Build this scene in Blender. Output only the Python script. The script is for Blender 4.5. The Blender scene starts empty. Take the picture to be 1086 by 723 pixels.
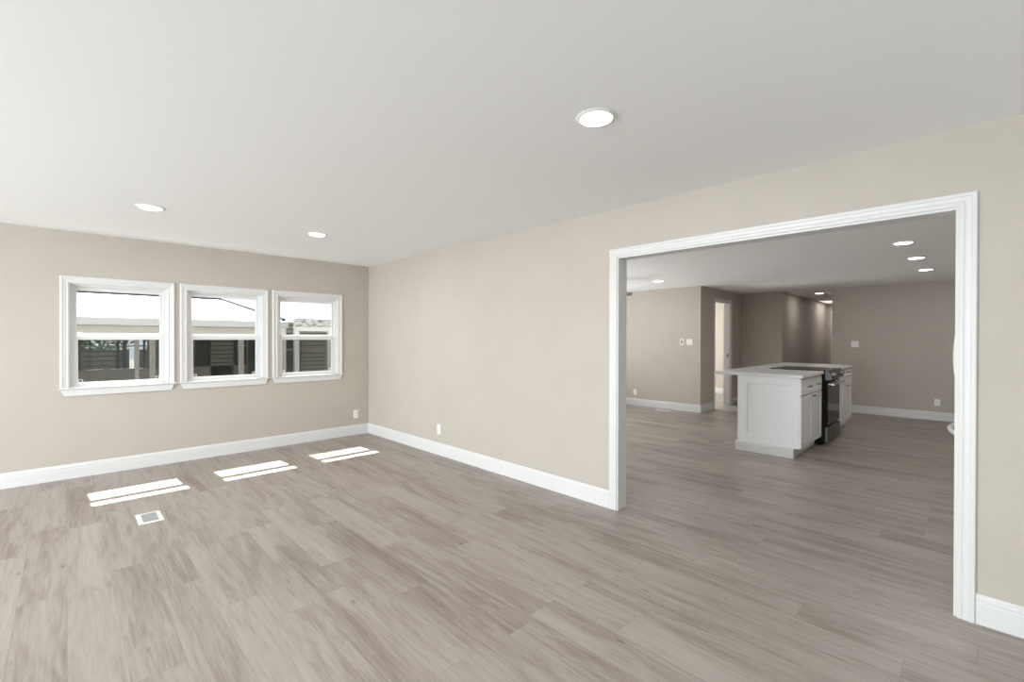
import bpy, bmesh, math, random
from mathutils import Vector, Matrix
random.seed(7)
S = bpy.context.scene
COL = S.collection
PI = math.pi

# ------------------------------------------------------------------ camera
F_PX, HEAD, PITCH, ROLL, EYE = 481.961, 0.7762655, 0.005044, 0.001803, 1.375
fw = Vector((math.sin(HEAD)*math.cos(PITCH), math.cos(HEAD)*math.cos(PITCH), -math.sin(PITCH)))
rt = Vector((math.cos(HEAD), -math.sin(HEAD), 0)); up = rt.cross(fw)
rt2 = rt*math.cos(ROLL) + up*math.sin(ROLL); up2 = -rt*math.sin(ROLL) + up*math.cos(ROLL)
cam = bpy.data.cameras.new('camera'); cam.sensor_width = 36; cam.lens = F_PX/1086*36; cam.clip_start = .02
camo = bpy.data.objects.new('camera', cam); COL.objects.link(camo); S.camera = camo
m = Matrix.Identity(4)
for i in range(3):
    m[i][0] = rt2[i]; m[i][1] = up2[i]; m[i][2] = -fw[i]
m[2][3] = EYE
camo.matrix_world = m

# ------------------------------------------------------------------ light
S.view_settings.view_transform = 'Standard'; S.view_settings.look = 'None'
S.view_settings.exposure = 0.0; S.view_settings.gamma = 1.0; S.view_settings.use_curve_mapping = False
w = bpy.data.worlds.new('sky'); S.world = w; w.use_nodes = True
bg = w.node_tree.nodes['Background']; bg.inputs[0].default_value = (.84, .92, 1, 1); bg.inputs[1].default_value = 1.6
try:
    S.cycles.use_denoising = True; S.cycles.max_bounces = 10; S.cycles.diffuse_bounces = 6
    S.cycles.glossy_bounces = 4; S.cycles.transparent_max_bounces = 12; S.cycles.sample_clamp_indirect = 4
    S.cycles.caustics_reflective = False; S.cycles.caustics_refractive = False
except Exception:
    pass
sun = bpy.data.lights.new('sun', 'SUN'); sun.energy = 36; sun.angle = math.radians(.5); sun.color = (1, .98, .95)
suno = bpy.data.objects.new('sun', sun); COL.objects.link(suno)
suno.rotation_euler = Vector((.057, -1, -1.28)).to_track_quat('-Z', 'Y').to_euler()
suno.location = (0, 20, 20)

def daylight(name, loc, aim, sx, sy, power, color=(1, 1, 1)):
    """area lamp added outside an unseen opening to stand in for daylight"""
    l = bpy.data.lights.new(name, 'AREA'); l.shape = 'RECTANGLE'; l.size = sx; l.size_y = sy
    l.energy = power; l.color = color
    o = bpy.data.objects.new(name, l); COL.objects.link(o); o.location = loc
    o.rotation_euler = Vector(aim).to_track_quat('-Z', 'Y').to_euler()
    return o
daylight('daylight_fill_side', (-4.65, 2.7, 1.20), (1, 0, -.50), 5.2, 2.2, 660, (.895, .95, 1))  # these four are fill lamps added outside the unseen doors and windows
daylight('daylight_fill_rear', (.4, -3.0, 1.15), (0, 1, .05), 4.6, 2.3, 24, (.93, .965, 1))
daylight('daylight_fill_kitchen', (5.7, 6.52, 1.20), (0, -1, 1.0), 3.2, 1.5, 170, (.93, .965, 1))
daylight('daylight_fill_bedroom', (10.4, 6.42, 1.3), (0, -1, 0), 1.8, 1.3, 150, (.98, .99, 1))
LAMP_W = 8.6

# ------------------------------------------------------------------ materials
def mat(name, color=(.8, .8, .8), rough=.5, metal=0., spec=.5, emit=None, es=1.):
    M = bpy.data.materials.new(name); M.use_nodes = True
    b = M.node_tree.nodes['Principled BSDF']
    b.inputs['Base Color'].default_value = (*color, 1); b.inputs['Roughness'].default_value = rough
    b.inputs['Metallic'].default_value = metal; b.inputs['Specular IOR Level'].default_value = spec
    if emit:
        b.inputs['Emission Color'].default_value = (*emit, 1); b.inputs['Emission Strength'].default_value = es
    return M
def nd(M, t, **k):
    n = M.node_tree.nodes.new(t)
    for a, v in k.items(): setattr(n, a, v)
    return n
def lk(M, a, b): M.node_tree.links.new(a, b)
def bump(M, scale, strength, dist=.002, detail=3, stretch=None):
    b = M.node_tree.nodes['Principled BSDF']
    tc = nd(M, 'ShaderNodeTexCoord'); n = nd(M, 'ShaderNodeTexNoise')
    n.inputs['Scale'].default_value = scale; n.inputs['Detail'].default_value = detail
    src = tc.outputs['Object']
    if stretch:
        mp = nd(M, 'ShaderNodeMapping'); mp.inputs['Scale'].default_value = stretch
        lk(M, src, mp.inputs['Vector']); src = mp.outputs['Vector']
    lk(M, src, n.inputs['Vector'])
    bp = nd(M, 'ShaderNodeBump'); bp.inputs['Strength'].default_value = strength; bp.inputs['Distance'].default_value = dist
    lk(M, n.outputs['Fac'], bp.inputs['Height']); lk(M, bp.outputs['Normal'], b.inputs['Normal'])
    return n
def mottle(M, c1, c2, scale, stretch=None, detail=4, lo=.35, hi=.65):
    b = M.node_tree.nodes['Principled BSDF']
    tc = nd(M, 'ShaderNodeTexCoord'); n = nd(M, 'ShaderNodeTexNoise'); n.inputs['Scale'].default_value = scale
    n.inputs['Detail'].default_value = detail; src = tc.outputs['Object']
    if stretch:
        mp = nd(M, 'ShaderNodeMapping'); mp.inputs['Scale'].default_value = stretch
        lk(M, src, mp.inputs['Vector']); src = mp.outputs['Vector']
    lk(M, src, n.inputs['Vector'])
    r = nd(M, 'ShaderNodeValToRGB'); r.color_ramp.elements[0].position = lo; r.color_ramp.elements[1].position = hi
    r.color_ramp.elements[0].color = (*c1, 1); r.color_ramp.elements[1].color = (*c2, 1)
    lk(M, n.outputs['Fac'], r.inputs['Fac']); lk(M, r.outputs['Color'], b.inputs['Base Color'])

WALL = mat('greige_wall_paint', (.575, .535, .485), .7, spec=.3)
mottle(WALL, (.466, .420, .373), (.482, .436, .389), 3)
bump(WALL, 220, .12, .0015)
CEIL = mat('ceiling_paint', (.90, .90, .90), .8, spec=.2); bump(CEIL, 160, .10, .002)
TRIM = mat('white_trim_paint', (.66, .652, .645), .42); bump(TRIM, 60, .02, .001)
VINYL = mat('white_vinyl', (.67, .662, .655), .38)
CAB = mat('white_cabinet_paint', (.82, .825, .83), .4)
PLATE = mat('white_plastic', (.80, .79, .76), .35)
DARKP = mat('dark_slot', (.03, .03, .03), .6)
STEEL = mat('brushed_steel', (.46, .46, .46), .28, 1); bump(STEEL, 30, .05, .001, stretch=(1, 1, 60))
DSTEEL = mat('black_stainless', (.105, .105, .105), .40, .9); bump(DSTEEL, 30, .05, .001, stretch=(1, 1, 60))
BLACKG = mat('black_oven_glass', (.012, .012, .013), .08, spec=.13)
BLACKG.node_tree.nodes['Principled BSDF'].inputs['IOR'].default_value = 1.33
BLACK = mat('black_enamel', (.01, .01, .01), .6, spec=.15)
PULL = mat('brushed_nickel_pull', (.22, .21, .20), .3, 1)
RING = mat('lamp_ring_white', (.80, .80, .79), .45)
GLOW = mat('lamp_lens', (.9, .9, .9), .5, emit=(1, .97, .93), es=9)
BRONZE = mat('weathered_fan_wood', (.20, .17, .14), .55); bump(BRONZE, 20, .2, .002, stretch=(1, 8, 1))
FANMET = mat('fan_metal', (.25, .24, .23), .35, .9)
FRIDGE = mat('white_appliance_enamel', (.74, .73, .70), .3)
QUARTZ = mat('pale_quartz', (.70, .70, .70), .22)
mottle(QUARTZ, (.70, .70, .705), (.735, .735, .735), 14, detail=8, lo=.3, hi=.7)
GRILLE = mat('vent_grille_grey', (.42, .42, .41), .5, .2)
OUTW = mat('outdoor_white_paint', (.45, .45, .45), .6); bump(OUTW, 30, .1, .004)
ROOF = mat('white_coated_roof', (.78, .78, .77), .7)
mottle(ROOF, (.70, .70, .69), (.82, .82, .81), 1.5)
SEAM = mat('dark_roof_seam', (.05, .05, .055), .9, spec=.1)
SEAMG = mat('grey_roof_seam', (.16, .16, .165), .9, spec=.1)
SHING = mat('pale_weathered_shingle', (.5, .5, .5), .85)
mottle(SHING, (.13, .13, .13), (.40, .40, .39), 9, stretch=(1, 1, 2.5), lo=.38, hi=.55)
FASC = mat('pale_grey_fascia', (.36, .365, .37), .6)
BEAM = mat('beige_beam', (.36, .345, .32), .7)
OUTBE = mat('taupe_stucco', (.34, .31, .28), .8); bump(OUTBE, 40, .2, .004)
SIDING = mat('grey_siding', (.27, .265, .23), .7)
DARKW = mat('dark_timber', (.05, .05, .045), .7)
BOUNCE = mat('pale_bounce_ground', (.55, .54, .52), .95); mottle(BOUNCE, (.48, .47, .45), (.62, .61, .59), 6)  # pale colour of the ground strip added to bounce sun indoors
DIRT = mat('dark_ground', (.14, .13, .11), .95); mottle(DIRT, (.10, .095, .08), (.17, .16, .14), 5)
LEAF = mat('leaf_green', (.10, .17, .06), .6); mottle(LEAF, (.05, .10, .03), (.20, .28, .12), 5)
BARK = mat('bark', (.12, .10, .08), .9)
def siding_bump(M, pitch, c_gap):
    b = M.node_tree.nodes['Principled BSDF']
    tc = nd(M, 'ShaderNodeTexCoord'); sp = nd(M, 'ShaderNodeSeparateXYZ'); lk(M, tc.outputs['Object'], sp.inputs[0])
    d = nd(M, 'ShaderNodeMath', operation='DIVIDE'); d.inputs[1].default_value = pitch; lk(M, sp.outputs['Z'], d.inputs[0])
    f = nd(M, 'ShaderNodeMath', operation='FRACT'); lk(M, d.outputs[0], f.inputs[0])
    r = nd(M, 'ShaderNodeValToRGB'); r.color_ramp.elements[0].position = 0.16; r.color_ramp.elements[1].position = .26
    r.color_ramp.elements[0].color = (*c_gap, 1); r.color_ramp.elements[1].color = b.inputs['Base Color'].default_value
    lk(M, f.outputs[0], r.inputs['Fac']); lk(M, r.outputs['Color'], b.inputs['Base Color'])
siding_bump(SIDING, .095, (.05, .05, .04))

def thin_glass():
    M = bpy.data.materials.new('window_glass'); M.use_nodes = True; nt = M.node_tree
    nt.nodes.remove(nt.nodes['Principled BSDF']); out = nt.nodes['Material Output']
    tr = nd(M, 'ShaderNodeBsdfTransparent'); tr.inputs[0].default_value = (.93, .95, .94, 1)
    gl = nd(M, 'ShaderNodeBsdfGlossy'); gl.inputs['Roughness'].default_value = .02
    lw = nd(M, 'ShaderNodeLayerWeight'); lw.inputs[0].default_value = .5
    pw = nd(M, 'ShaderNodeMath', operation='POWER'); pw.inputs[1].default_value = 5; lk(M, lw.outputs['Facing'], pw.inputs[0])
    fr = nd(M, 'ShaderNodeMath', operation='MULTIPLY_ADD'); fr.inputs[1].default_value = .9; fr.inputs[2].default_value = .012; lk(M, pw.outputs[0], fr.inputs[0])
    mx = nd(M, 'ShaderNodeMixShader'); lk(M, fr.outputs[0], mx.inputs[0]); lk(M, tr.outputs[0], mx.inputs[1]); lk(M, gl.outputs[0], mx.inputs[2])
    lk(M, mx.outputs[0], out.inputs[0]); return M
GLASS = thin_glass()
def screen_mat():
    M = bpy.data.materials.new('insect_screen_mesh'); M.use_nodes = True; nt = M.node_tree
    nt.nodes.remove(nt.nodes['Principled BSDF']); out = nt.nodes['Material Output']
    tr = nd(M, 'ShaderNodeBsdfTransparent'); df = nd(M, 'ShaderNodeBsdfDiffuse'); df.inputs[0].default_value = (.03, .03, .03, 1)
    mx = nd(M, 'ShaderNodeMixShader'); mx.inputs[0].default_value = .34
    lk(M, tr.outputs[0], mx.inputs[1]); lk(M, df.outputs[0], mx.inputs[2]); lk(M, mx.outputs[0], out.inputs[0]); return M
SCREEN = screen_mat()

def floor_mat():
    M = mat('greige_plank_floor', rough=.42, spec=.62); b = M.node_tree.nodes['Principled BSDF']
    tc = nd(M, 'ShaderNodeTexCoord'); sp = nd(M, 'ShaderNodeSeparateXYZ'); lk(M, tc.outputs['Object'], sp.inputs[0])
    def mth(op, a, bb=None, c=None):
        n = nd(M, 'ShaderNodeMath', operation=op)
        for i, v in enumerate((a, bb, c)):
            if v is None: continue
            if isinstance(v, (int, float)): n.inputs[i].default_value = v
            else: lk(M, v, n.inputs[i])
        return n.outputs[0]
    PW, PL = .183, 1.22
    u = mth('DIVIDE', sp.outputs['X'], PW); row = mth('FLOOR', u); fu = mth('FRACT', u)
    wn = nd(M, 'ShaderNodeTexWhiteNoise', noise_dimensions='1D'); lk(M, row, wn.inputs['W'])
    v = mth('ADD', mth('DIVIDE', sp.outputs['Y'], PL), mth('MULTIPLY', wn.outputs['Value'], 7.3))
    pl = mth('FLOOR', v); fv = mth('FRACT', v)
    cid = nd(M, 'ShaderNodeCombineXYZ'); lk(M, row, cid.inputs[0]); lk(M, pl, cid.inputs[1])
    wp = nd(M, 'ShaderNodeTexWhiteNoise', noise_dimensions='3D'); lk(M, cid.outputs[0], wp.inputs['Vector'])
    rnd = wp.outputs['Value']
    # coordinates shifted per plank
    def coords(sx, sy, off):
        c = nd(M, 'ShaderNodeCombineXYZ')
        lk(M, mth('MULTIPLY', sp.outputs['X'], sx), c.inputs[0]); lk(M, mth('MULTIPLY', sp.outputs['Y'], sy), c.inputs[1])
        lk(M, mth('MULTIPLY', rnd, off), c.inputs[2]); return c.outputs[0]
    def noise(vec, scale, detail, rough=.55, dist=0.):
        n = nd(M, 'ShaderNodeTexNoise'); n.inputs['Scale'].default_value = scale; n.inputs['Detail'].default_value = detail
        n.inputs['Roughness'].default_value = rough; n.inputs['Distortion'].default_value = dist
        lk(M, vec, n.inputs['Vector']); return n.outputs['Fac']
    fine = noise(coords(75, 4.0, 37), 1.0, 6, .7, .5)
    wave = noise(coords(11, 1.15, 61), 1.0, 6, .62, 1.3)
    broad = noise(coords(3.2, .45, 13), 1.0, 3, .5, .2)
    vo = nd(M, 'ShaderNodeTexVoronoi'); vo.inputs['Scale'].default_value = 1.0; lk(M, coords(11, 3.2, 91), vo.inputs['Vector'])
    knot = nd(M, 'ShaderNodeMapRange'); knot.inputs[1].default_value = .02; knot.inputs[2].default_value = .11
    knot.inputs[3].default_value = 1; knot.inputs[4].default_value = 0; lk(M, vo.outputs['Distance'], knot.inputs[0])
    sc = nd(M, 'ShaderNodeSeparateColor'); lk(M, vo.outputs['Color'], sc.inputs[0])
    kmask = mth('MULTIPLY', knot.outputs[0], mth('GREATER_THAN', sc.outputs[0], .72))
    t = mth('ADD', mth('MULTIPLY', fine, .40), mth('MULTIPLY', wave, .47))
    t = mth('ADD', t, mth('MULTIPLY', broad, .40)); t = mth('ADD', t, mth('MULTIPLY', rnd, .05))
    t = mth('SUBTRACT', t, mth('MULTIPLY', kmask, .22))
    r = nd(M, 'ShaderNodeValToRGB'); e = r.color_ramp.elements
    e[0].position = .41; e[0].color = (.132, .102, .083, 1); e[1].position = .86; e[1].color = (.400, .356, .326, 1)
    x = e.new(.58); x.color = (.246, .205, .177, 1); x = e.new(.67); x.color = (.320, .277, .247, 1)
    lk(M, t, r.inputs['Fac'])
    # seams
    seam = mth('MAXIMUM', mth('LESS_THAN', fu, .008), mth('LESS_THAN', fv, .0016))
    mx = nd(M, 'ShaderNodeMix', data_type='RGBA'); lk(M, mth('MULTIPLY', seam, .45), mx.inputs[0])
    lk(M, r.outputs['Color'], mx.inputs[6]); mx.inputs[7].default_value = (.10, .08, .07, 1)
    lk(M, mx.outputs[2], b.inputs['Base Color'])
    rr = nd(M, 'ShaderNodeMapRange'); rr.inputs[3].default_value = .50; rr.inputs[4].default_value = .36; lk(M, t, rr.inputs[0]); lk(M, rr.outputs[0], b.inputs['Roughness'])
    bp = nd(M, 'ShaderNodeBump'); bp.inputs['Strength'].default_value = .12; bp.inputs['Distance'].default_value = .002
    lk(M, mth('SUBTRACT', fine, seam), bp.inputs['Height']); lk(M, bp.outputs[0], b.inputs['Normal'])
    return M
FLOOR = floor_mat()

# ------------------------------------------------------------------ mesh helpers
class MB:
    def __init__(s): s.bm = bmesh.new()
    def box(s, x0, x1, y0, y1, z0, z1):
        v = [s.bm.verts.new((x, y, z)) for x in (x0, x1) for y in (y0, y1) for z in (z0, z1)]
        for f in ((0, 1, 3, 2), (4, 6, 7, 5), (0, 4, 5, 1), (2, 3, 7, 6), (0, 2, 6, 4), (1, 5, 7, 3)):
            s.bm.faces.new([v[i] for i in f])
        return s
    def prism(s, pts, axis, a0, a1, tf=None):
        """pts: 2-D outline in the two other axes (cyclic order), swept from a0 to a1 along axis; a1/a0 may be functions of a point"""
        def P(p, a):
            q = (a, p[0], p[1]) if axis == 0 else (p[0], a, p[1]) if axis == 1 else (p[0], p[1], a)
            return tf(q) if tf else q
        A = [s.bm.verts.new(P(p, a0(p) if callable(a0) else a0)) for p in pts]
        B = [s.bm.verts.new(P(p, a1(p) if callable(a1) else a1)) for p in pts]
        n = len(pts)
        for i in range(n): s.bm.faces.new((A[i], A[(i+1) % n], B[(i+1) % n], B[i]))
        s.bm.faces.new(A[::-1]); s.bm.faces.new(B); return s
    def lathe(s, prof, c=(0, 0, 0), axis=2, seg=40):
        rings = []
        for r, h in prof:
            ring = []
            for k in range(seg):
                a = 2*PI*k/seg; p, q = r*math.cos(a), r*math.sin(a)
                d = (p, q, h) if axis == 2 else (p, h, q) if axis == 1 else (h, p, q)
                ring.append(s.bm.verts.new((c[0]+d[0], c[1]+d[1], c[2]+d[2])))
            rings.append(ring)
        for A, B in zip(rings, rings[1:]):
            for k in range(seg): s.bm.faces.new((A[k], A[(k+1) % seg], B[(k+1) % seg], B[k]))
        for R in (rings[0], rings[-1]): s.bm.faces.new(R)
        return s
    def tube(s, path, r, seg=12):
        path = [Vector(p) for p in path]; rings = []
        for i, p in enumerate(path):
            d = (path[min(i+1, len(path)-1)] - path[max(i-1, 0)]).normalized()
            a = Vector((0, 0, 1)) if abs(d.z) < .9 else Vector((1, 0, 0))
            u = d.cross(a).normalized(); v = d.cross(u).normalized()
            rings.append([s.bm.verts.new(p + (u*math.cos(2*PI*k/seg) + v*math.sin(2*PI*k/seg))*r) for k in range(seg)])
        for A, B in zip(rings, rings[1:]):
            for k in range(seg): s.bm.faces.new((A[k], A[(k+1) % seg], B[(k+1) % seg], B[k]))
        s.bm.faces.new(rings[0]); s.bm.faces.new(rings[-1][::-1]); return s
    def sweep3(s, prof, u0, u1, z0, z1, P, closed=False):
        """casing: profile (w outwards, t proud) mitred around an opening; three sides, or four when closed"""
        def corners(w):
            c = [(u0-w, z0-(w if closed else 0)), (u0-w, z1+w), (u1+w, z1+w), (u1+w, z0-(w if closed else 0))]
            return c
        rows = [[s.bm.verts.new(P(cu, cz, t)) for cu, cz in corners(wd)] for wd, t in prof]
        n = len(rows); m = 4 if closed else 3
        for j in range(m):
            k = (j+1) % 4
            for i in range(n):
                a, b = rows[i], rows[(i+1) % n]
                s.bm.faces.new((a[j], a[k], b[k], b[j]))
        if not closed:
            s.bm.faces.new([r[0] for r in rows]); s.bm.faces.new([r[3] for r in rows][::-1])
        return s
    def build(s, name, M, parent=None, bevel=0, smooth=False, loc=None):
        bmesh.ops.recalc_face_normals(s.bm, faces=s.bm.faces[:])
        me = bpy.data.meshes.new(name); s.bm.to_mesh(me); s.bm.free()
        me.materials.append(M)
        o = bpy.data.objects.new(name, me); COL.objects.link(o)
        if parent: o.parent = parent
        if loc: o.location = loc
        if smooth:
            for p in me.polygons: p.use_smooth = True
            md = o.modifiers.new('edge', 'EDGE_SPLIT'); md.split_angle = math.radians(35)
        if bevel:
            md = o.modifiers.new('bevel', 'BEVEL'); md.width = bevel; md.segments = 2; md.limit_method = 'ANGLE'
        return o

def tag(o, label, cat, group=None, kind=None):
    o['label'] = label; o['category'] = cat
    if group: o['group'] = group
    if kind: o['kind'] = kind
    return o
def thing(name, label, cat, loc=(0, 0, 0), rz=0, group=None, kind=None):
    o = bpy.data.objects.new(name, None); COL.objects.link(o); o.location = loc; o.rotation_euler = (0, 0, rz)
    o.empty_display_size = .1
    return tag(o, label, cat, group, kind)
def struct(name, mb, M, label, cat, bevel=0):
    return tag(mb.build(name, M, bevel=bevel), label, cat, kind='structure')
def copy_tree(o, parent=None):
    c = o.copy(); COL.objects.link(c)
    if parent: c.parent = parent
    for ch in [x for x in list(bpy.data.objects) if x.parent == o]: copy_tree(ch, c)
    return c

def wall_panel(axis, f0, f1, u0, u1, z0, z1, holes):
    """slab wall between f0..f1 on its thin axis with rectangular holes (ua,ub,za,zb); one welded mesh"""
    mb = MB(); bm = mb.bm
    us = sorted({u0, u1, *[h[0] for h in holes], *[h[1] for h in holes]})
    zs = sorted({z0, z1, *[h[2] for h in holes], *[h[3] for h in holes]})
    V = {}
    def vert(f, u, z):
        k = (f, u, z)
        if k not in V: V[k] = bm.verts.new((f, u, z) if axis == 0 else (u, f, z))
        return V[k]
    def solid(i, j):
        if i < 0 or j < 0 or i >= len(us)-1 or j >= len(zs)-1: return False
        cu, cz = (us[i]+us[i+1])/2, (zs[j]+zs[j+1])/2
        return not any(h[0] < cu < h[1] and h[2] < cz < h[3] for h in holes)
    for i in range(len(us)-1):
        for j in range(len(zs)-1):
            if not solid(i, j): continue
            a, b, c, d = us[i], us[i+1], zs[j], zs[j+1]
            for f in (f0, f1): bm.faces.new((vert(f, a, c), vert(f, b, c), vert(f, b, d), vert(f, a, d)))
            if not solid(i-1, j): bm.faces.new((vert(f0, a, c), vert(f1, a, c), vert(f1, a, d), vert(f0, a, d)))
            if not solid(i+1, j): bm.faces.new((vert(f0, b, c), vert(f1, b, c), vert(f1, b, d), vert(f0, b, d)))
            if not solid(i, j-1): bm.faces.new((vert(f0, a, c), vert(f1, a, c), vert(f1, b, c), vert(f0, b, c)))
            if not solid(i, j+1): bm.faces.new((vert(f0, a, d), vert(f1, a, d), vert(f1, b, d), vert(f0, b, d)))
    return mb

BB = [(0, 0), (.014, 0), (.014, .098), (.0115, .103), (.0125, .110), (.0125, .119), (.008, .125), (.0075, .134), (.004, .142), (0, .142)]
def baseboard(name, axis, fixed, side, a0, a1, label, m0=0, m1=0):
    """runs along axis (0=x,1=y) against plane `fixed`, proud towards `side`; m0/m1: mitre factors at the ends"""
    pts = [(fixed + side*t, z) for t, z in BB]
    mb = MB(); mb.prism(pts, axis, lambda p: a0 + m0*abs(p[0]-fixed), lambda p: a1 + m1*abs(p[0]-fixed))
    return struct(name, mb, TRIM, label, 'baseboard')

# ------------------------------------------------------------------ main dimensions
XW, XW2 = 3.154, 3.276          # living / kitchen partition
YW, YW2 = 6.195, 6.335          # window wall
HC, HK = 2.417, 2.365           # ceilings
XL, XK, XEND = 8.440, 10.572, 14.80
YR = 3.580                      # return wall with the bedroom doorway
XA, YA = -4.30, -2.50           # living room behind the camera
YS = -.72                       # kitchen south wall
OY0, OY1, OZ = .057, 2.010, 2.030   # big opening
WZ0, WZ1, WHW = .885, 1.916, .385   # window openings
WC = [.408, 1.3565, 2.305]

# floors and ceilings
fl = MB(); fl.box(XA-.12, 15.0, YA-.12, YW2, -.10, 0)
struct('floor', fl, FLOOR, 'greige wood-look plank floor running through living room and kitchen', 'floor')
c = MB(); c.box(XA-.12, XW2, YA-.12, YW2, HC, HC+.08)
struct('ceiling', c, CEIL, 'white flat ceiling of the living room with recessed lamps', 'ceiling')
c = MB(); c.box(XW2, 15.0, YS-.12, YW2, HK, HK+.132)
struct('ceiling_kitchen', c, CEIL, 'white lower ceiling beyond the wide opening', 'ceiling')

# walls
struct('wall_window', wall_panel(1, YW, YW2, XA-.12, XW2, 0, HC, [(x-WHW, x+WHW, WZ0, WZ1) for x in WC]), WALL,
       'greige wall holding the three white windows', 'wall')
struct('wall_opening', wall_panel(0, XW, XW2, YA-.12, YW, 0, HC, [(OY0, OY1, 0, OZ)]), WALL,
       'long greige wall pierced by the wide white-cased opening', 'wall')
struct('wall_side', wall_panel(0, XA-.12, XA, YA, YW, 0, HC, [(.4, 5.4, .12, 2.1)]), WALL, 'greige side wall outside the frame on the left', 'wall')
struct('wall_rear', wall_panel(1, YA-.12, YA, XA-.12, XW, 0, HC, [(-1.8, 2.6, .1, 2.1)]), WALL, 'greige wall behind the viewpoint', 'wall')
struct('wall_kitchen_north', wall_panel(1, YW, YW2, XW2, 12.1, 0, HK, [(4.1, 7.3, .6, 2.05), (9.5, 11.3, .7, 2.0)]), WALL,
       'greige kitchen side outer wall hidden left of the opening', 'wall')
struct('wall_kitchen_left', wall_panel(0, XL, XL+.12, YR+.12, YW, 0, HK, []), WALL, 'greige wall with switches seen left through the opening', 'wall')
struct('wall_return', wall_panel(1, YR, YR+.12, XL, XK+.12, 0, HK, [(9.10, 9.89, 0, 2.125)]), WALL,
       'shaded greige return wall with the bright bedroom doorway', 'wall')
struct('wall_kitchen_back', wall_panel(0, XK, XK+.12, YS-.12, YR, 0, HK, [(1.935, 2.79, 0, HK)]), WALL,
       'greige far kitchen wall behind the island with hallway gap', 'wall')
struct('wall_hall_left', wall_panel(1, 2.79, 2.91, XK+.12, 10.95, 0, HK, []), WALL, 'short greige wall end at the hallway mouth', 'wall')
struct('wall_hall_side', wall_panel(1, 2.835, 2.955, 10.95, XEND, 0, HK, []), WALL, 'greige hallway side wall lit by its ceiling lamp', 'wall')
struct('wall_hall_right', wall_panel(1, 1.815, 1.935, XK+.12, XEND, 0, HK, []), WALL, 'greige hallway wall hidden behind the kitchen wall', 'wall')
struct('wall_hall_end', wall_panel(0, XEND, XEND+.12, 1.8, 2.96, 0, HK, [(2.04, 2.675, 0, 2.08)]), WALL, 'greige end wall of the hallway', 'wall')
struct('wall_kitchen_south', wall_panel(1, YS-.12, YS, XW2, XK, 0, HK, []), WALL, 'greige kitchen wall hidden behind the refrigerator', 'wall')
struct('wall_bedroom', wall_panel(0, 11.76, 11.88, YR+.12, YW, 0, HK, []), WALL, 'pale sunlit bedroom wall seen through the far doorway', 'wall')

# baseboards
baseboard('baseboard_window', 0, YW, -1, XA, XW, 'tall white baseboard under the three windows', 0, -1)
baseboard('baseboard_opening', 1, XW, -1, OY1+.066, YW, 'tall white baseboard from the room corner to the cased opening', 0, -1)
baseboard('baseboard_right', 1, XW, -1, YA, OY0-.066, 'tall white baseboard right of the cased opening')
baseboard('baseboard_kitchen_left', 1, XL, -1, YR, YW, 'white baseboard under the switches beyond the opening', -1, 0)
baseboard('baseboard_return', 0, YR, -1, XL, 9.035, 'short white baseboard left of the bedroom doorway', -1, 0)
baseboard('baseboard_return_far', 0, YR, -1, 9.955, XK, 'short white baseboard right of the bedroom doorway', 0, -1)
baseboard('baseboard_niche', 1, XK, -1, 2.79, YR, 'white baseboard of the wall behind the island left of the hallway', 0, -1)
baseboard('baseboard_back', 1, XK, -1, YS, 1.935, 'white baseboard of the far kitchen wall right of the island')
baseboard('baseboard_hall', 0, 2.835, -1, 10.95, XEND, 'white baseboard along the hallway wall')
baseboard('baseboard_bedroom', 1, 11.76, -1, YR+.12, YW, 'sunlit white baseboard inside the bedroom doorway')

# casings
CAS = [(0, 0), (0, .009), (.006, .012), (.016, .012), (.020, .009), (.026, .013), (.042, .014), (.047, .018), (.060, .018), (.065, .013), (.065, 0)]
def casing(name, axis, fixed, side, u0, u1, z0, z1, label, closed=False):
    def P(u, z, t): return (fixed+side*t, u, z) if axis == 0 else (u, fixed+side*t, z)
    mb = MB(); mb.sweep3(CAS, u0, u1, z0, z1, P, closed)
    return struct(name, mb, TRIM, label, 'door casing')
casing('trim_1', 0, XW, -1, OY0, OY1, 0, OZ, 'wide white casing around the large opening, near side')
casing('trim_2', 0, XW2, 1, OY0, OY1, 0, OZ, 'white casing around the large opening, kitchen side')
def jamb(name, axis, f0, f1, u0, u1, z1, label, t=.012):
    mb = MB()
    pts = [(u0, 0), (u0+t, 0), (u0+t, z1-t), (u1-t, z1-t), (u1-t, 0), (u1, 0), (u1, z1), (u0, z1)]
    mb.prism(pts, axis, f0, f1)
    return struct(name, mb, TRIM, label, 'door jamb')
# jamb liners lie inside the holes
jamb('trim_3', 0, XW, XW2, OY0, OY1, OZ, 'white jamb lining of the large opening')
jamb('trim_4', 1, YR, YR+.12, 9.10, 9.89, 2.125, 'white jamb lining of the bedroom doorway', .018)
casing('trim_5', 1, YR, -1, 9.10, 9.89, 0, 2.125, 'white casing around the bedroom doorway beyond the island')
casing('trim_6', 0, XEND, -1, 2.04, 2.675, 0, 2.08, 'white casing around the door at the end of the hallway')
# hallway end door
d = thing('door_1', 'white door at the end of the hallway', 'door', (XEND+.05, 2.3575, 0), kind='structure')
mb = MB(); mb.box(-.02, .02, -.318, .318, .01, 2.075); mb.build('door_panel', TRIM, d, .003)
mb = MB(); mb.lathe([(.012, -.02), (.012, -.05), (.027, -.055), (.03, -.075), (.02, -.09)], (0, .25, .95), 0, 20); mb.build('door_knob', PULL, d, smooth=True)
# strike plate on the bedroom jamb
sp = MB(); sp.box(9.869, 9.872, 3.60, 3.64, 1.00, 1.07)
tag(sp.build('strike_plate', PULL), 'small dark metal strike plate on the bedroom doorway jamb', 'strike plate')

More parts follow.
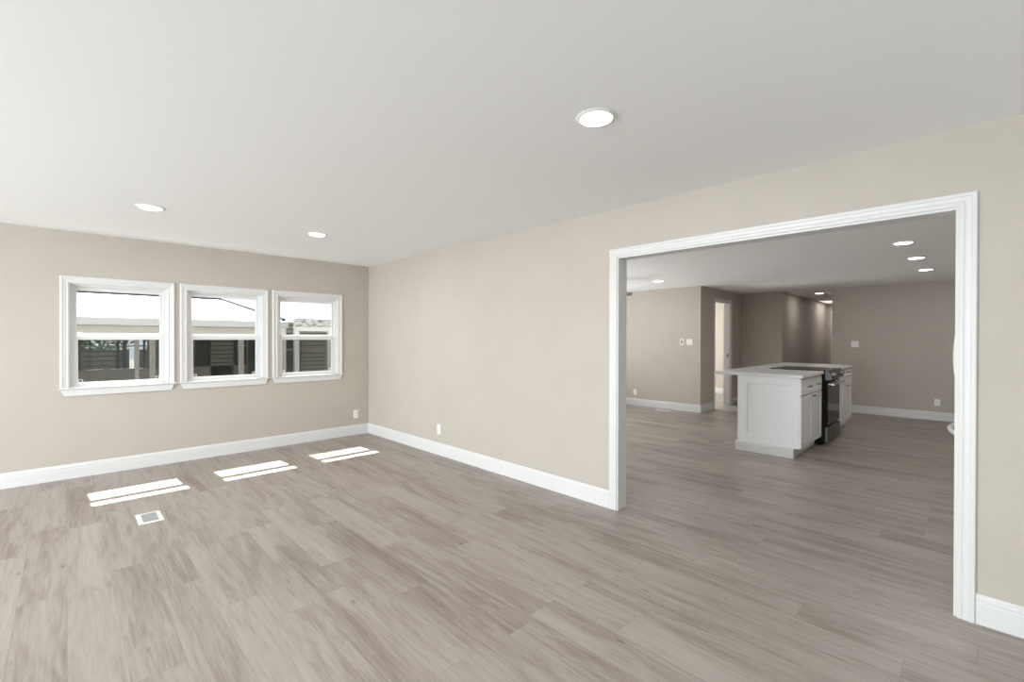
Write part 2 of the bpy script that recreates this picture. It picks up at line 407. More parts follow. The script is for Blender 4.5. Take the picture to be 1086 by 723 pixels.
# ------------------------------------------------------------------ windows
def rect_frame(mb, u0, u1, z0, z1, bl, br, bb_, bt, y0, y1):
    """welded rectangular frame in x-z, thickness y0..y1"""
    o = [(u0, z0), (u1, z0), (u1, z1), (u0, z1)]; i = [(u0+bl, z0+bb_), (u1-br, z0+bb_), (u1-br, z1-bt), (u0+bl, z1-bt)]
    V = [[mb.bm.verts.new((p[0], y, p[1])) for p in L] for y in (y0, y1) for L in (o, i)]
    A, B, C_, D = V
    for k in range(4):
        n = (k+1) % 4
        mb.bm.faces.new((A[k], A[n], B[n], B[k])); mb.bm.faces.new((C_[k], C_[n], D[n], D[k]))
        mb.bm.faces.new((A[k], A[n], C_[n], C_[k])); mb.bm.faces.new((B[k], B[n], D[n], D[k]))
    return mb
def make_window():
    r = thing('window_1', '', 'window', (WC[0], YW, 0), kind='structure')
    H = WHW
    # interior casing (three sides), stool, apron
    mb = MB(); mb.sweep3(CAS, -H, H, WZ0, WZ1, lambda u, z, t: (u, -t, z)); mb.build('casing', TRIM, r)
    mb = MB(); mb.prism([(-.024, WZ0-.016), (-.030, WZ0-.010), (-.030, WZ0-.004), (-.026, WZ0), (.030, WZ0), (.030, WZ0-.016)], 0, -H-.078, H+.078); mb.build('stool', TRIM, r)
    mb = MB(); mb.prism([(-H-.062, WZ0-.016), (H+.062, WZ0-.016), (H+.036, WZ0-.080), (-H-.036, WZ0-.080)], 1, -.016, 0); mb.build('apron', TRIM, r, .003)
    # jamb extension + vinyl frame
    mb = MB(); rect_frame(mb, -H, H, WZ0, WZ1, .008, .008, .008, .008, 0, .045); mb.build('jamb_liner', TRIM, r)
    mb = MB(); rect_frame(mb, -H, H, WZ0, WZ1, .026, .026, .016, .028, .036, .125); fr = mb.build('frame', VINYL, r, .002)
    # sashes
    mb = MB(); rect_frame(mb, -H+.026, H-.026, 1.372, WZ1-.028, .030, .030, .050, .038, .070, .095); us = mb.build('upper_sash', VINYL, r, .002)
    mb = MB(); mb.box(-.331, .331, .0805, .0845, 1.419, 1.853); mb.build('upper_pane', GLASS, us)
    mb = MB(); rect_frame(mb, -H+.026, H-.026, WZ0+.014, 1.400, .038, .038, .032, .044, .040, .066); ls = mb.build('lower_sash', VINYL, r, .002)
    mb = MB(); mb.box(-.323, .323, .0505, .0545, .928, 1.358); mb.build('lower_pane', GLASS, ls)
    for x in (-.16, .16):
        mb = MB(); mb.box(x-.028, x+.028, .042, .064, 1.400, 1.406); mb.prism([(x-.012, .046), (x+.012, .046), (x+.020, .060), (x-.006, .060)], 2, 1.406, 1.416); mb.build('sash_lock', VINYL, ls)
    # insect screen outside the lower sash
    mb = MB(); rect_frame(mb, -H+.026, H-.026, WZ0+.016, 1.392, .012, .012, .012, .012, .100, .108); sc = mb.build('screen_frame', VINYL, r)
    mb = MB(); mb.box(-.348, .348, .1035, .1045, WZ0+.027, 1.381); mb.build('screen_mesh', SCREEN, sc)
    for x, sg in ((-.321, 1), (.321, -1)):
        mb = MB(); rect_frame(mb, min(x, x+sg*.034), max(x, x+sg*.034), .930, .962, .006, .006, .006, .006, .0475, .0505); mb.build('sash_clip', VINYL, ls)
    return r
w1 = make_window()
wl = ['white double-hung window nearest the left edge, porch posts outside', 'middle one of the three white double-hung windows', 'white double-hung window nearest the room corner']
w1['label'] = wl[0]
for i in (1, 2):
    c = copy_tree(w1); c.name = 'window_%d' % (i+1); c.location.x = WC[i]; c['label'] = wl[i]
# unseen glazed doors and windows, added to let daylight in
def slider(name, label, axis, fixed, u0, u1, z0, z1):
    r = thing(name, label, 'window', (0, 0, 0), kind='structure')
    def P(u, z, t): return (fixed+t, u, z) if axis == 0 else (u, fixed+t, z)
    n = 2; wd = (u1-u0)/n
    for k in range(n):
        mb = MB(); mb.sweep3([(0, -.02), (0, .02), (-.05, .02), (-.05, -.02)], u0+k*wd, u0+(k+1)*wd, z0, z1, P, True); s_ = mb.build('sash', VINYL, r)
        mb = MB()
        if axis == 0: mb.box(fixed-.003, fixed+.003, u0+k*wd+.04, u0+(k+1)*wd-.04, z0+.04, z1-.04)
        else: mb.box(u0+k*wd+.04, u0+(k+1)*wd-.04, fixed-.003, fixed+.003, z0+.04, z1-.04)
        mb.build('pane', GLASS, s_)
slider('added_side_door', 'unseen wide glazed sliding door added in the side wall for daylight', 0, XA-.06, .4, 5.4, .12, 2.1)
slider('added_rear_door', 'unseen wide glazed sliding door added behind the viewpoint for daylight', 1, YA-.06, -1.8, 2.6, .1, 2.1)
slider('window_4', 'unseen wide kitchen window added left of the opening for daylight', 1, YW+.07, 4.1, 7.3, .6, 2.05)
slider('window_5', 'unseen bedroom window added behind the doorway wall for daylight', 1, YW+.07, 9.5, 11.3, .7, 2.0)

# ------------------------------------------------------------------ recessed lamps
def make_downlight(x, y, z, label, group, first=None):
    if first is None:
        r = thing('recessed_light', label, 'ceiling light', (x, y, z), group=group)
        mb = MB()
        prof = [(.072, -.0005), (.072, -.006), (.078, -.009), (.088, -.007), (.097, -.0005)]
        mb.lathe(prof, seg=48); mb.bm.faces.ensure_lookup_table()
        bmesh.ops.delete(mb.bm, geom=mb.bm.faces[-2:], context='FACES_ONLY')
        mb.build('trim_ring', RING, r, smooth=True)
        mb = MB(); mb.lathe([(.0715, -.0015), (.0715, -.010), (.066, -.0125)], seg=48); mb.build('lens', GLOW, r)
        l = bpy.data.lights.new('lamp', 'AREA'); l.shape = 'DISK'; l.size = .135; l.energy = LAMP_W; l.color = (1, .97, .93)
        lo = bpy.data.objects.new('lamp', l); COL.objects.link(lo); lo.parent = r; lo.location = (0, 0, -.0135)
        return r
    c = copy_tree(first); c.location = (x, y, z); c['label'] = label; c['group'] = group
    if group == G2:                                   # the kitchen lamps are a little dimmer
        for ch in c.children:
            if ch.type == 'LIGHT': ch.data = KL
    return c
KL = bpy.data.lights.new('kitchen_lamp', 'AREA'); KL.shape = 'DISK'; KL.size = .135; KL.energy = 5.2; KL.color = (1, .98, .95)
G1, G2 = 'recessed lamps in the living room ceiling', 'recessed lamps in the kitchen and hallway ceiling'
dl = make_downlight(1.785, 1.255, HC, 'large-looking round recessed lamp in the near living room ceiling', G1)
make_downlight(.485, 4.60, HC, 'recessed lamp in the ceiling above the leftmost window', G1, dl)
make_downlight(1.795, 4.61, HC, 'recessed lamp in the living room ceiling nearest the room corner', G1, dl)
make_downlight(.485, 1.255, HC, 'recessed lamp overhead, outside the frame', G1, dl)
make_downlight(6.105, .517, HK, 'nearest of the three recessed lamps in a row over the kitchen', G2, dl)
make_downlight(7.34, .50, HK, 'middle of the three recessed lamps in a row over the kitchen', G2, dl)
make_downlight(8.668, .489, HK, 'farthest of the three recessed lamps in a row over the kitchen', G2, dl)
make_downlight(7.193, 3.774, HK, 'recessed lamp beyond the opening near its left jamb', G2, dl)
make_downlight(11.535, 2.341, HK, 'recessed lamp at the mouth of the hallway', G2, dl)
for ch in bpy.data.objects:                        # the hallway lamp is the dimmest
    if ch.type == 'LIGHT' and ch.parent and abs(ch.parent.location.x-11.535) < .01: ch.data = KL.copy(); ch.data.energy = 3.6
fx = thing('flush_ceiling_light', 'flat white flush ceiling light at the far end of the hallway', 'ceiling light', (14.15, 2.42, HK))
mb = MB(); mb.box(-.52, .45, -.34, .37, -.022, -.0005); mb.build('housing', RING, fx, .003)
mb = MB(); mb.box(-.50, .43, -.32, .35, -.030, -.0225); mb.build('diffuser', mat('flush_light_diffuser', (.8, .8, .8), .5, emit=(1, .98, .96), es=.75), fx, .003)
l = bpy.data.lights.new('hall_lamp', 'AREA'); l.shape = 'RECTANGLE'; l.size = .8; l.size_y = .55; l.energy = 5.5; l.color = (1, .97, .93)
lo = bpy.data.objects.new('hall_lamp', l); COL.objects.link(lo); lo.parent = fx; lo.location = (-.03, .015, -.032)

# ------------------------------------------------------------------ outlets and switches (local: plate in x-z plane facing -y)
def plate(name, label, cat, loc, rz, gangs, kind, group=None):
    r = thing(name, label, cat, loc, rz, group=group)
    W_ = .07 + .046*(gangs-1)
    mb = MB(); mb.box(-W_/2, W_/2, -.0055, 0, -.0575, .0575); mb.build('cover_plate', PLATE, r, .003)
    for g in range(gangs):
        x = (g-(gangs-1)/2)*.046
        mb = MB(); mb.box(x-.0165, x+.0165, -.0085, -.005, -.0335, .0335)
        f = mb.build('receptacle' if kind == 'outlet' else 'rocker', PLATE if kind != 'fan' else BRONZE, r, .0015)
        if kind == 'outlet':
            for zz in (-.018, .018):
                mb = MB()
                for dx in (-.0065, .0055): mb.box(x+dx-.001, x+dx+.001, -.0089, -.008, zz-.004, zz+.005)
                mb.build('slots', DARKP, f)
    return r
plate('wall_outlet', 'white outlet low on the window wall beside the room corner', 'outlet', (2.955, YW, .295), 0, 1, 'outlet', 'wall outlets')
plate('wall_outlet', 'white outlet low on the long wall between corner and opening', 'outlet', (XW, 4.445, .302), -PI/2, 1, 'outlet', 'wall outlets')
plate('wall_outlet', 'white outlet low on the wall left beyond the opening', 'outlet', (XL, 4.945, .275), -PI/2, 1, 'outlet', 'wall outlets')
plate('wall_outlet', 'white outlet low on the far kitchen wall right of the island', 'outlet', (XK, .443, .303), -PI/2, 1, 'outlet', 'wall outlets')
plate('light_switch', 'narrow single switch with dark rocker left of the double switch', 'switch', (XL, 3.942, 1.319), -PI/2, 1, 'fan')
plate('light_switch', 'white double switch near the corner left of the bedroom doorway', 'switch', (XL, 3.79, 1.319), -PI/2, 2, 'switch')
plate('light_switch', 'white double switch on the far kitchen wall above the island end', 'switch', (XK, 1.576, 1.286), -PI/2, 2, 'switch')

# ------------------------------------------------------------------ floor registers
def vent(label, loc, rz=0):
    r = thing('floor_vent', label, 'floor vent', loc, rz)
    mb = MB(); bm = mb.bm
    x, y, h = .076, .128, .004; xi, yi = .047, .105
    o = [(-x, -y), (x, -y), (x, y), (-x, y)]; t = [(-x+.006, -y+.006), (x-.006, -y+.006), (x-.006, y-.006), (-x+.006, y-.006)]; i = [(-xi, -yi), (xi, -yi), (xi, yi), (-xi, yi)]
    R = [[bm.verts.new((*p, 0)) for p in o], [bm.verts.new((*p, h)) for p in t], [bm.verts.new((*p, h)) for p in i], [bm.verts.new((*p, .0005)) for p in i]]
    for A, B in zip(R, R[1:]):
        for k in range(4): bm.faces.new((A[k], A[(k+1) % 4], B[(k+1) % 4], B[k]))
    mb.build('rim', PLATE, r)
    mb = MB(); mb.box(-xi, xi, -yi, yi, .0004, .001)
    mb.build('well', DARKP, r)
    mb = MB()
    n = 16
    for k in range(n):
        yy = -yi + .003 + (2*yi-.006)*(k+.5)/n
        mb.box(-xi, xi, yy-.0045, yy+.0045, .0012, .0034)
    mb.box(-.002, .002, -yi, yi, .0010, .0036)
    mb.build('grille', GRILLE, r)
vent('white floor register with grey grille in front of the windows', (.456, 4.423, 0))
vent('small pale floor register by the baseboard beyond the opening', (8.22, 4.22, 0))

# ------------------------------------------------------------------ kitchen island
IX0, IX1 = 5.98, 9.00           # cabinet run
RX0, RX1 = 6.985, 7.745         # range
IYF, IYB = 1.404, 2.070         # box front / back
CT, CB = .965, .927             # countertop top / underside
def shaker(mb, x0, x1, z0, z1, y, rail=.058, t=.020, rec=.009, rl=None, rr=None):
    rl = rail if rl is None else rl; rr = rail if rr is None else rr
    """shaker front: raised frame with recessed flat panel, front face at y (towards -y)"""
    bm = mb.bm
    def ring(a, b, c, d, yy): return [bm.verts.new(p) for p in ((a, yy, c), (b, yy, c), (b, yy, d), (a, yy, d))]
    o0 = ring(x0, x1, z0, z1, y+t); o1 = ring(x0, x1, z0, z1, y)
    i1 = ring(x0+rl, x1-rr, z0+rail, z1-rail, y); i2 = ring(x0+rl+.003, x1-rr-.003, z0+rail+.003, z1-rail-.003, y+rec)
    for A, B in ((o0, o1), (o1, i1), (i1, i2)):
        for k in range(4): bm.faces.new((A[k], A[(k+1) % 4], B[(k+1) % 4], B[k]))
    bm.faces.new(i2); bm.faces.new(o0)
def pull(parent, x, z, horiz=True, L=.10, y=-.02):
    mb = MB(); h = L/2
    if horiz: mb.tube([(x-h, y+.002, z), (x-h, y-.024, z), (x-h+.008, y-.030, z), (x+h-.008, y-.030, z), (x+h, y-.024, z), (x+h, y+.002, z)], .0055, 10)
    else: mb.tube([(x, y+.002, z-h), (x, y-.024, z-h), (x, y-.030, z-h+.008), (x, y-.030, z+h-.008), (x, y-.024, z+h), (x, y+.002, z+h)], .0055, 10)
    mb.build('handle', PULL, parent, smooth=True)

# near base cabinet, local origin at front-left floor corner of its box (x=IX0, y=IYF)
near = thing('base_cabinet', 'white shaker island cabinet nearest the viewer with large end panel', 'cabinet', (IX0, IYF, 0))
Wn = RX0-.004-IX0; D = IYB-IYF
mb = MB(); mb.prism([(.022, .115), (D, .115), (D, CB), (.022, CB)], 0, .020, Wn); mb.build('body', CAB, near)
mb = MB(); mb.box(.012, Wn, .060, D+.010, 0, .115); mb.build('toe_kick', CAB, near)
# applied end panel facing -x (shaker)
mb = MB(); bm = mb.bm
def ringx(a, b, c, d, xx): return [bm.verts.new(p) for p in ((xx, a, c), (xx, b, c), (xx, b, d), (xx, a, d))]
y0, y1, z0, z1 = -.006, D, .115, CB
o0 = ringx(y0, y1, z0, z1, .020); o1 = ringx(y0, y1, z0, z1, 0)
i1 = ringx(y0+.085, y1-.105, z0+.108, z1-.090, 0); i2 = ringx(y0+.088, y1-.108, z0+.111, z1-.093, .014)
for A, B in ((o0, o1), (o1, i1), (i1, i2)):
    for k in range(4): bm.faces.new((A[k], A[(k+1) % 4], B[(k+1) % 4], B[k]))
bm.faces.new(i2); bm.faces.new(o0)
mb.build('end_panel', CAB, near)
mb = MB(); mb.prism([(-.014, 0), (-.014, .098), (-.008, .112), (0.0, .117), (.0195, .117), (.0195, 0)], 1, .052, D+.022,
                    tf=lambda q: (q[0]+.0, q[1], q[2])); mb.build('base_moulding', TRIM, near)
dr = MB(); shaker(dr, .009, Wn-.004, .727, CB-.013, -.020, rail=.046); dr = dr.build('drawer', CAB, near)
pull(dr, .36, .815); pull(dr, .80, .815)
do = MB(); shaker(do, .009, Wn/2, .122, .717, -.020, rr=.03); shaker(do, Wn/2, Wn-.004, .122, .717, -.020, rl=.03)
bmesh.ops.remove_doubles(do.bm, verts=do.bm.verts[:], dist=.0005); do = do.build('door', CAB, near)
pull(do, Wn/2+.03, .690, True, .075)
mb = MB(); mb.box(Wn, RX1+.004-IX0, D-.020, D, .0, CB); mb.build('back_panel', CAB, near)

far = thing('base_cabinet', 'white shaker island cabinet beyond the black range', 'cabinet', (RX1+.004, IYF, 0))
Wf = IX1-RX1-.004
mb = MB(); mb.box(0, Wf, .022, D, .115, CB); mb.build('body', CAB, far)
mb = MB(); mb.box(0, Wf-.01, .055, D, 0, .115); mb.build('toe_kick', CAB, far)
for k in range(2):
    a = .004 + k*(Wf-.005)/2; b = a + (Wf-.011)/2
    do = MB(); shaker(do, a, b, .122, .692, -.020); do = do.build('door', CAB, far)
    if k == 1: pull(do, a+.20, .662, True, .075)
    do = MB(); shaker(do, a, b, .700, .795, -.020, rail=.03); do = do.build('drawer', CAB, far)
    do = MB(); shaker(do, a, b, .803, CB-.013, -.020, rail=.034); do = do.build('drawer', CAB, far)
    pull(do, (a+b)/2, .862)

# countertop: one slab notched for the range
ct = MB(); cy0, cy1, nb = 1.362, 2.345, 2.000
ct.prism([(5.950, cy0), (RX0-.002, cy0), (RX0-.002, nb), (RX1+.002, nb), (RX1+.002, cy0), (9.030, cy0), (9.030, cy1), (5.950, cy1)], 2, CB, CT)
tag(ct.build('countertop', QUARTZ, bevel=.004), 'pale quartz countertop overhanging the back of the island', 'countertop')

# range, local origin at its front-left floor corner (door face y=1.325)
rg = thing('kitchen_range', 'black and stainless slide-in electric range set in the island', 'stove', (RX0, 1.325, 0))
RW = RX1-RX0
mb = MB(); mb.box(.001, RW-.001, .030, .660, .030, .930); mb.build('body', BLACK, rg, .003)
for sx in (.05, RW-.05):
    for sy in (.10, .58):
        mb = MB(); mb.lathe([(.018, 0), (.018, .008), (.010, .012), (.010, .032)], (sx, sy, 0), 2, 16); mb.build('leg', BLACK, rg)
mb = MB(); mb.box(-.002, RW+.002, -.012, .668, .9665, .974); mb.build('cooktop', BLACKG, rg, .002)
mb = MB(); mb.box(.03, RW-.03, .02, .655, .930, .9665); mb.build('cooktop_tray', BLACK, rg)
BUR = mat('burner_ring_grey', (.10, .10, .10), .3)
for (bx, by, br) in ((.19, .20, .11), (.57, .20, .085), (.19, .47, .085), (.57, .47, .11)):
    mb = MB(); mb.lathe([(br-.004, .9742), (br, .9742), (br, .9746), (br-.004, .9746)], (bx, by, 0), 2, 40)
    mb.bm.faces.ensure_lookup_table(); bmesh.ops.delete(mb.bm, geom=mb.bm.faces[-2:], context='FACES_ONLY'); mb.build('burner', BUR, rg)
# control panel: sloped wedge, knobs, display
mb = MB(); mb.prism([(.028, .845), (-.030, .850), (-.052, .866), (-.014, .966), (.028, .966)], 0, 0, RW); cp = mb.build('control_panel', DSTEEL, rg, .002)
nrm = Vector((0, -.9347, .3553)).normalized()
def on_panel(x, s): return Vector((x, -.052+.038*s, .866+.100*s))
for kx in (.075, .165, RW-.165, RW-.075):
    p = on_panel(kx, .48); mb = MB()
    mb.tube([p, p+nrm*.010], .027, 24); mb.tube([p+nrm*.010, p+nrm*.034], .021, 24)
    mb.build('knob', STEEL, cp, smooth=True)
p0, p1 = on_panel(.235, .2), on_panel(RW-.235, .85)
mb = MB(); mb.bm.faces.new([mb.bm.verts.new(v) for v in (on_panel(.235, .2)+nrm*.001, on_panel(RW-.235, .2)+nrm*.001, on_panel(RW-.235, .85)+nrm*.001, on_panel(.235, .85)+nrm*.001)]); mb.build('display', BLACKG, cp)
# oven door with handle
mb = MB(); rect_frame(mb, .004, RW-.004, .262, .832, .028, .028, .028, .085, 0, .026); od = mb.build('oven_door', BLACKG, rg, .002)
mb = MB(); mb.box(.030, RW-.030, -.003, .020, .288, .750); mb.build('oven_window', BLACKG, od, .002)
mb = MB(); mb.tube([(.045, -.052, .792), (RW-.045, -.052, .792)], .013, 16)
mb.build('handle_bar', STEEL, od, smooth=True)
for sx in (.075, RW-.075):
    mb = MB(); mb.box(sx-.012, sx+.012, -.050, .002, .782, .802); mb.build('handle_bracket', STEEL, od, .002)
# storage drawer
mb = MB(); mb.box(.004, RW-.004, -.006, .026, .048, .240); sd = mb.build('storage_drawer', DSTEEL, rg, .003)

# ------------------------------------------------------------------ refrigerator (front faces +y, only its bowed handles show past the casing)
FX0, FY = 4.66, .058
fr = thing('refrigerator', 'white refrigerator with bowed handles just behind the right casing', 'refrigerator', (FX0, FY, 0))
mb = MB(); mb.box(.01, .90, -.72, -.07, .03, 1.74); mb.build('body', FRIDGE, fr, .006)
for k in range(2):
    a = .012 + k*.446
    mb = MB(); mb.box(a, a+.438, -.066, 0, .72, 1.745); dd = mb.build('door', FRIDGE, fr, .008)
    hx = .425 if k == 0 else .487
    mb = MB(); pts = []
    for i in range(17):
        t = i/16; z = .86 + t*.76; pts.append((hx, -.002 + .056*math.sin(PI*t)**.8, z))
    mb.tube(pts, .011, 12); mb.build('handle', FRIDGE, dd, smooth=True)
mb = MB(); mb.box(.012, .896, -.066, 0, .06, .712); dd = mb.build('freezer_drawer', FRIDGE, fr, .008)
mb = MB(); pts = [(.09 + .73*i/16, -.002 + .082*math.sin(PI*i/16)**.6, .662) for i in range(17)]
mb.tube(pts, .016, 12); mb.build('handle', FRIDGE, dd, smooth=True)
for sx in (.08, .83):
    for sy in (-.66, -.12):
        mb = MB(); mb.lathe([(.02, 0), (.02, .035)], (sx, sy, 0), 2, 16); mb.build('leg', BLACK, fr)

# ------------------------------------------------------------------ ceiling fan beyond the opening (one blade tip shows past the left jamb)
FN = Vector((6.35, 4.62))
fan = thing('ceiling_fan', 'weathered brown ceiling fan, one blade tip showing past the left jamb', 'ceiling fan', (FN.x, FN.y, HK))
mb = MB(); mb.lathe([(.001, -.001), (.065, -.001), (.07, -.02), (.04, -.05), (.014, -.055)], seg=32); mb.build('canopy', FANMET, fan, smooth=True)
mb = MB(); mb.lathe([(.0125, -.05), (.0125, -.16)], seg=16); mb.build('downrod', FANMET, fan)
mb = MB(); mb.lathe([(.03, -.15), (.09, -.165), (.105, -.20), (.105, -.255), (.07, -.285), (.03, -.29)], seg=40); mb.build('motor', FANMET, fan, smooth=True)
mb = MB(); mb.lathe([(.03, -.288), (.075, -.292), (.085, -.33), (.06, -.375), (.001, -.392)], seg=32); mb.build('lamp_shade', RING, fan, smooth=True)
tipdir = math.atan2(3.98-FN.y, 6.72-FN.x)
for k in range(5):
    a = tipdir + k*2*PI/5; ca, sa = math.cos(a), math.sin(a)
    def tf(q, ca=ca, sa=sa):
        x, y, z = q; tw = math.radians(26)
        y2, z2 = y*math.cos(tw)-z*math.sin(tw), y*math.sin(tw)+z*math.cos(tw)
        return (x*ca-y2*sa, x*sa+y2*ca, -.245+z2)
    mb = MB(); mb.prism([(.20, -.052), (.70, -.068), (.73, -.05), (.73, .05), (.70, .068), (.20, .052)], 2, -.004, .004, tf=tf); bl = mb.build('blade', BRONZE, fan)
    mb = MB(); mb.prism([(.09, -.015), (.16, -.012), (.24, -.035), (.24, .035), (.16, .012), (.09, .015)], 2, -.009, -.0045, tf=tf); mb.build('blade_arm', FANMET, bl)

# ------------------------------------------------------------------ own eave over the windows (shades the upper sashes)
ev = MB(); ev.prism([(YW2, 2.36), (6.75, 2.21), (6.77, 2.21), (6.77, 2.34), (YW2, 2.50)], 0, XA-.4, XW2+6)
struct('trim_7', ev, OUTW, 'white roof eave above the windows, outside', 'eave')

# ------------------------------------------------------------------ outside: ground, neighbour houses
GZ = -.80
g = MB(); g.box(-30, 40, YW2+.02, 60, GZ-.2, GZ); struct('ground', g, DIRT, 'dark packed ground between the houses', 'ground')
g = MB(); g.box(-8, 14, YW2+.02, 7.9, GZ, GZ+.02); struct('path', g, BOUNCE, 'unseen pale strip added outside the window wall to bounce sunlight indoors', 'path')  # added reflector strip, throws sunlight up onto the ceiling near the windows

# neighbour house with covered porch, x to 3.1, eave at y=9.5
NB = thing('neighbour_house', 'white-roofed house with shaded porch seen through the left and middle windows', 'house', (0, 9.5, GZ))
def L(y): return y-9.5
def Z(z): return z-GZ
# hip-ended low roof (front slope + right hip + back)
mb = MB(); bm = mb.bm
ez, rz_, t = 1.705, 2.315, .05
pts = {'fl': (-6, L(9.5), Z(ez)), 'frt': (3.10, L(9.5), Z(ez)), 'rl': (-6, L(13.0), Z(rz_)), 'rr': (2.72, L(13.0), Z(rz_)), 'bl': (-6, L(16.5), Z(ez)), 'br': (3.10, L(16.5), Z(ez))}
T = {k: bm.verts.new(v) for k, v in pts.items()}; Bq = {k: bm.verts.new((v[0], v[1], v[2]-t)) for k, v in pts.items()}
for V_ in (T, Bq):
    bm.faces.new((V_['fl'], V_['frt'], V_['rr'], V_['rl'])); bm.faces.new((V_['rl'], V_['rr'], V_['br'], V_['bl'])); bm.faces.new((V_['frt'], V_['br'], V_['rr']))
for a, b in (('fl', 'frt'), ('frt', 'br'), ('br', 'bl')): bm.faces.new((T[a], T[b], Bq[b], Bq[a]))
bm.faces.new((T['fl'], T['rl'], T['bl'], Bq['bl'], Bq['rl'], Bq['fl']))
mb.build('roof', ROOF, NB)
mb = MB(); mb.tube([(-6, L(13.0), Z(rz_)+.012), (2.72, L(13.0), Z(rz_)+.016), (3.07, L(9.55), Z(ez)+.035)], .030, 8); mb.build('ridge_cap', SEAM, NB)
mb = MB(); mb.prism([(L(9.5), Z(1.565)), (L(9.38), Z(1.58)), (L(9.36), Z(1.695)), (L(9.37), Z(1.70)), (L(9.5), Z(1.70))], 0, -6, 3.10); mb.build('gutter', FASC, NB)
mb = MB(); mb.box(-6, 3.05, L(9.52), L(9.62), Z(1.40), Z(1.62)); mb.build('porch_beam', BEAM, NB)
mb = MB(); mb.box(-6, 3.05, L(9.62), L(12.3), Z(1.60), Z(1.63)); mb.build('porch_ceiling', OUTBE, NB)
for xa, xb in ((.795, .855), (.985, 1.065), (2.28, 2.37)):
    mb = MB(); mb.box(xa, xb, L(9.54), L(9.60), Z(GZ), Z(1.40)); mb.build('porch_post', OUTBE, NB, .004)
mb = MB(); mb.box(2.96, 3.07, L(9.42), L(9.52), Z(GZ), Z(1.60)); mb.build('corner_post', OUTW, NB, .004)
mb = MB(); mb.box(-6, 3.0, L(11.9), L(12.0), Z(GZ), Z(.755)); mb.build('porch_low_wall', OUTBE, NB)
mb = MB(); mb.box(-.2, .92, L(12.02), L(12.06), Z(.76), Z(1.14)); mb.build('louvre_panel', SIDING, NB)
mb = MB(); mb.box(1.02, 1.30, L(12.02), L(12.06), Z(.76), Z(1.14)); mb.build('louvre_panel', SIDING, NB)
mb = MB(); mb.box(-.2, 1.6, L(12.00), L(12.05), Z(1.20), Z(1.225)); mb.build('porch_rail', BEAM, NB)
for xa, xb in ((.10, .20), (.72, .765), (.815, .875), (1.00, 1.025), (1.135, 1.17), (1.40, 1.46)):
    mb = MB(); mb.box(xa, xb, L(11.96), L(12.02), Z(.755), Z(1.60)); mb.build('wall_stud', DARKW, NB)
mb = MB(); mb.box(1.62, 2.35, L(12.0), L(12.1), Z(.755), Z(1.60)); wl2 = mb.build('screened_panel', DARKW, NB)
mb = MB(); mb.box(1.86, 1.89, L(11.97), L(12.0), Z(.755), Z(1.60)); mb.build('mullion', OUTBE, wl2)
mb = MB(); mb.box(2.30, 2.74, L(11.9), L(12.1), Z(GZ), Z(1.60)); mb.build('side_wall', SIDING, NB)
mb = MB(); mb.box(2.74, 3.09, L(11.95), L(12.1), Z(GZ), Z(1.60)); mb.build('dark_wall', DARKW, NB)
mb = MB(); mb.box(3.04, 3.09, L(10.8), L(11.9), Z(GZ), Z(1.60)); mb.build('wall_return', DARKW, NB)
mb = MB(); mb.box(2.80, 3.08, L(11.90), L(11.95), Z(1.19), Z(1.22)); mb.build('door_rail', OUTBE, NB)
mb = MB(); mb.box(3.02, 3.06, L(11.90), L(11.95), Z(.5), Z(1.60)); mb.build('door_stile', OUTBE, NB)
mb = MB(); mb.box(1.6, 3.0, L(15.9), L(16.0), Z(GZ), Z(1.66)); mb.build('rear_wall', SIDING, NB)

# second house to the right, screened porch
NC = thing('neighbour_porch', 'white-framed porch with shingled low eave seen through the right window', 'house', (0, 9.2, GZ))
def M_(y): return y-9.2
mb = MB(); bm = mb.bm
q = [(3.13, M_(9.2), Z(1.765)), (7.5, M_(9.2), Z(1.765)), (7.5, M_(13.4), Z(2.33)), (3.13, M_(13.4), Z(2.33))]
a = [bm.verts.new(p) for p in q]; b = [bm.verts.new((p[0], p[1], p[2]-.05)) for p in q]
bm.faces.new(a); bm.faces.new(b)
for i in range(4): bm.faces.new((a[i], a[(i+1) % 4], b[(i+1) % 4], b[i]))
mb.build('roof', ROOF, NC)
for k in range(7):
    x0 = 3.25 + k*.42
    mb = MB(); mb.tube([(x0, M_(9.22), Z(1.785)), (x0, M_(13.35), Z(2.345))], .016, 6); mb.build('roof_seam', SEAMG, NC)
mb = MB(); mb.prism([(M_(9.2), Z(1.60)), (M_(9.10), Z(1.605)), (M_(9.08), Z(1.755)), (M_(9.2), Z(1.775))], 0, 3.13, 7.5); mb.build('shingle_edge', SHING, NC)
mb = MB(); mb.box(3.13, 7.4, M_(9.10), M_(9.20), Z(1.515), Z(1.60)); mb.build('fascia', OUTW, NC)
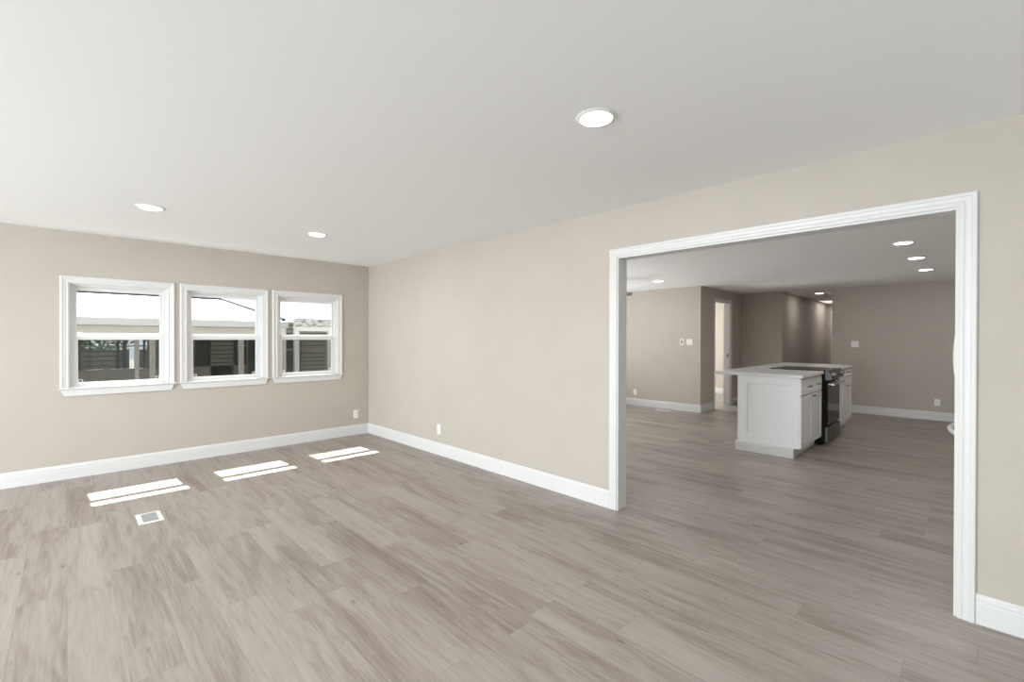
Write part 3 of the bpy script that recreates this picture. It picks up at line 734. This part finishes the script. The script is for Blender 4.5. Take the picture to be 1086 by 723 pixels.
mb = MB(); mb.box(3.13, 7.4, M_(9.13), M_(9.17), Z(1.42), Z(1.45)); mb.build('header_rail', OUTW, NC)
for xa, xb in ((3.125, 3.21), (3.76, 3.84), (4.62, 4.70), (5.6, 5.68)):
    mb = MB(); mb.box(xa, xb, M_(9.11), M_(9.19), Z(GZ), Z(1.60)); mb.build('post', OUTW, NC, .004)
mb = MB(); mb.box(3.13, 7.4, M_(11.2), M_(11.3), Z(GZ), Z(1.75)); mb.build('inner_wall', SIDING, NC)
mb = MB(); mb.box(3.35, 3.95, M_(11.12), M_(11.2), Z(.6), Z(1.45)); iw = mb.build('window', DARKW, NC)
mb = MB(); mb.box(3.35, 4.6, M_(11.10), M_(11.2), Z(1.10), Z(1.13)); mb.build('chair_rail', OUTBE, NC)

# tree behind the porch and a hedge: leaf clumps
def tree(label, x, y, h, r, n, seed):
    rr = random.Random(seed)
    t_ = thing('garden_tree', label, 'tree', (x, y, GZ))
    mb = MB(); mb.tube([(0, 0, 0), (.05, .02, h*.4), (-.03, .05, h*.7), (.02, 0, h*.9)], .09, 10); mb.build('trunk', BARK, t_)
    mb = MB(); bm = mb.bm
    for k in range(n):
        u = rr.random()**.4; th = rr.random()*2*PI; ph = math.acos(2*rr.random()-1)
        c_ = Vector((r*u*math.sin(ph)*math.cos(th), r*u*math.sin(ph)*math.sin(th), h*.72 + r*.9*u*math.cos(ph)))
        d_ = Vector((rr.uniform(-1, 1), rr.uniform(-1, 1), rr.uniform(-.6, .6))).normalized(); e_ = d_.cross(Vector((rr.uniform(-1, 1), rr.uniform(-1, 1), 1))).normalized()
        s_ = rr.uniform(.05, .10)
        bm.faces.new([bm.verts.new(c_+v) for v in (d_*s_, e_*s_*.5, -d_*s_, -e_*s_*.5)])
    mb.build('foliage', LEAF, t_)
tree('green leafy tree glimpsed behind the porch in the left window', .3, 18.6, 3.0, 1.25, 2600, 3)
tree('dark leafy tree glimpsed beside the porch in the middle window', 3.0, 19.6, 2.9, 1.15, 2000, 5)
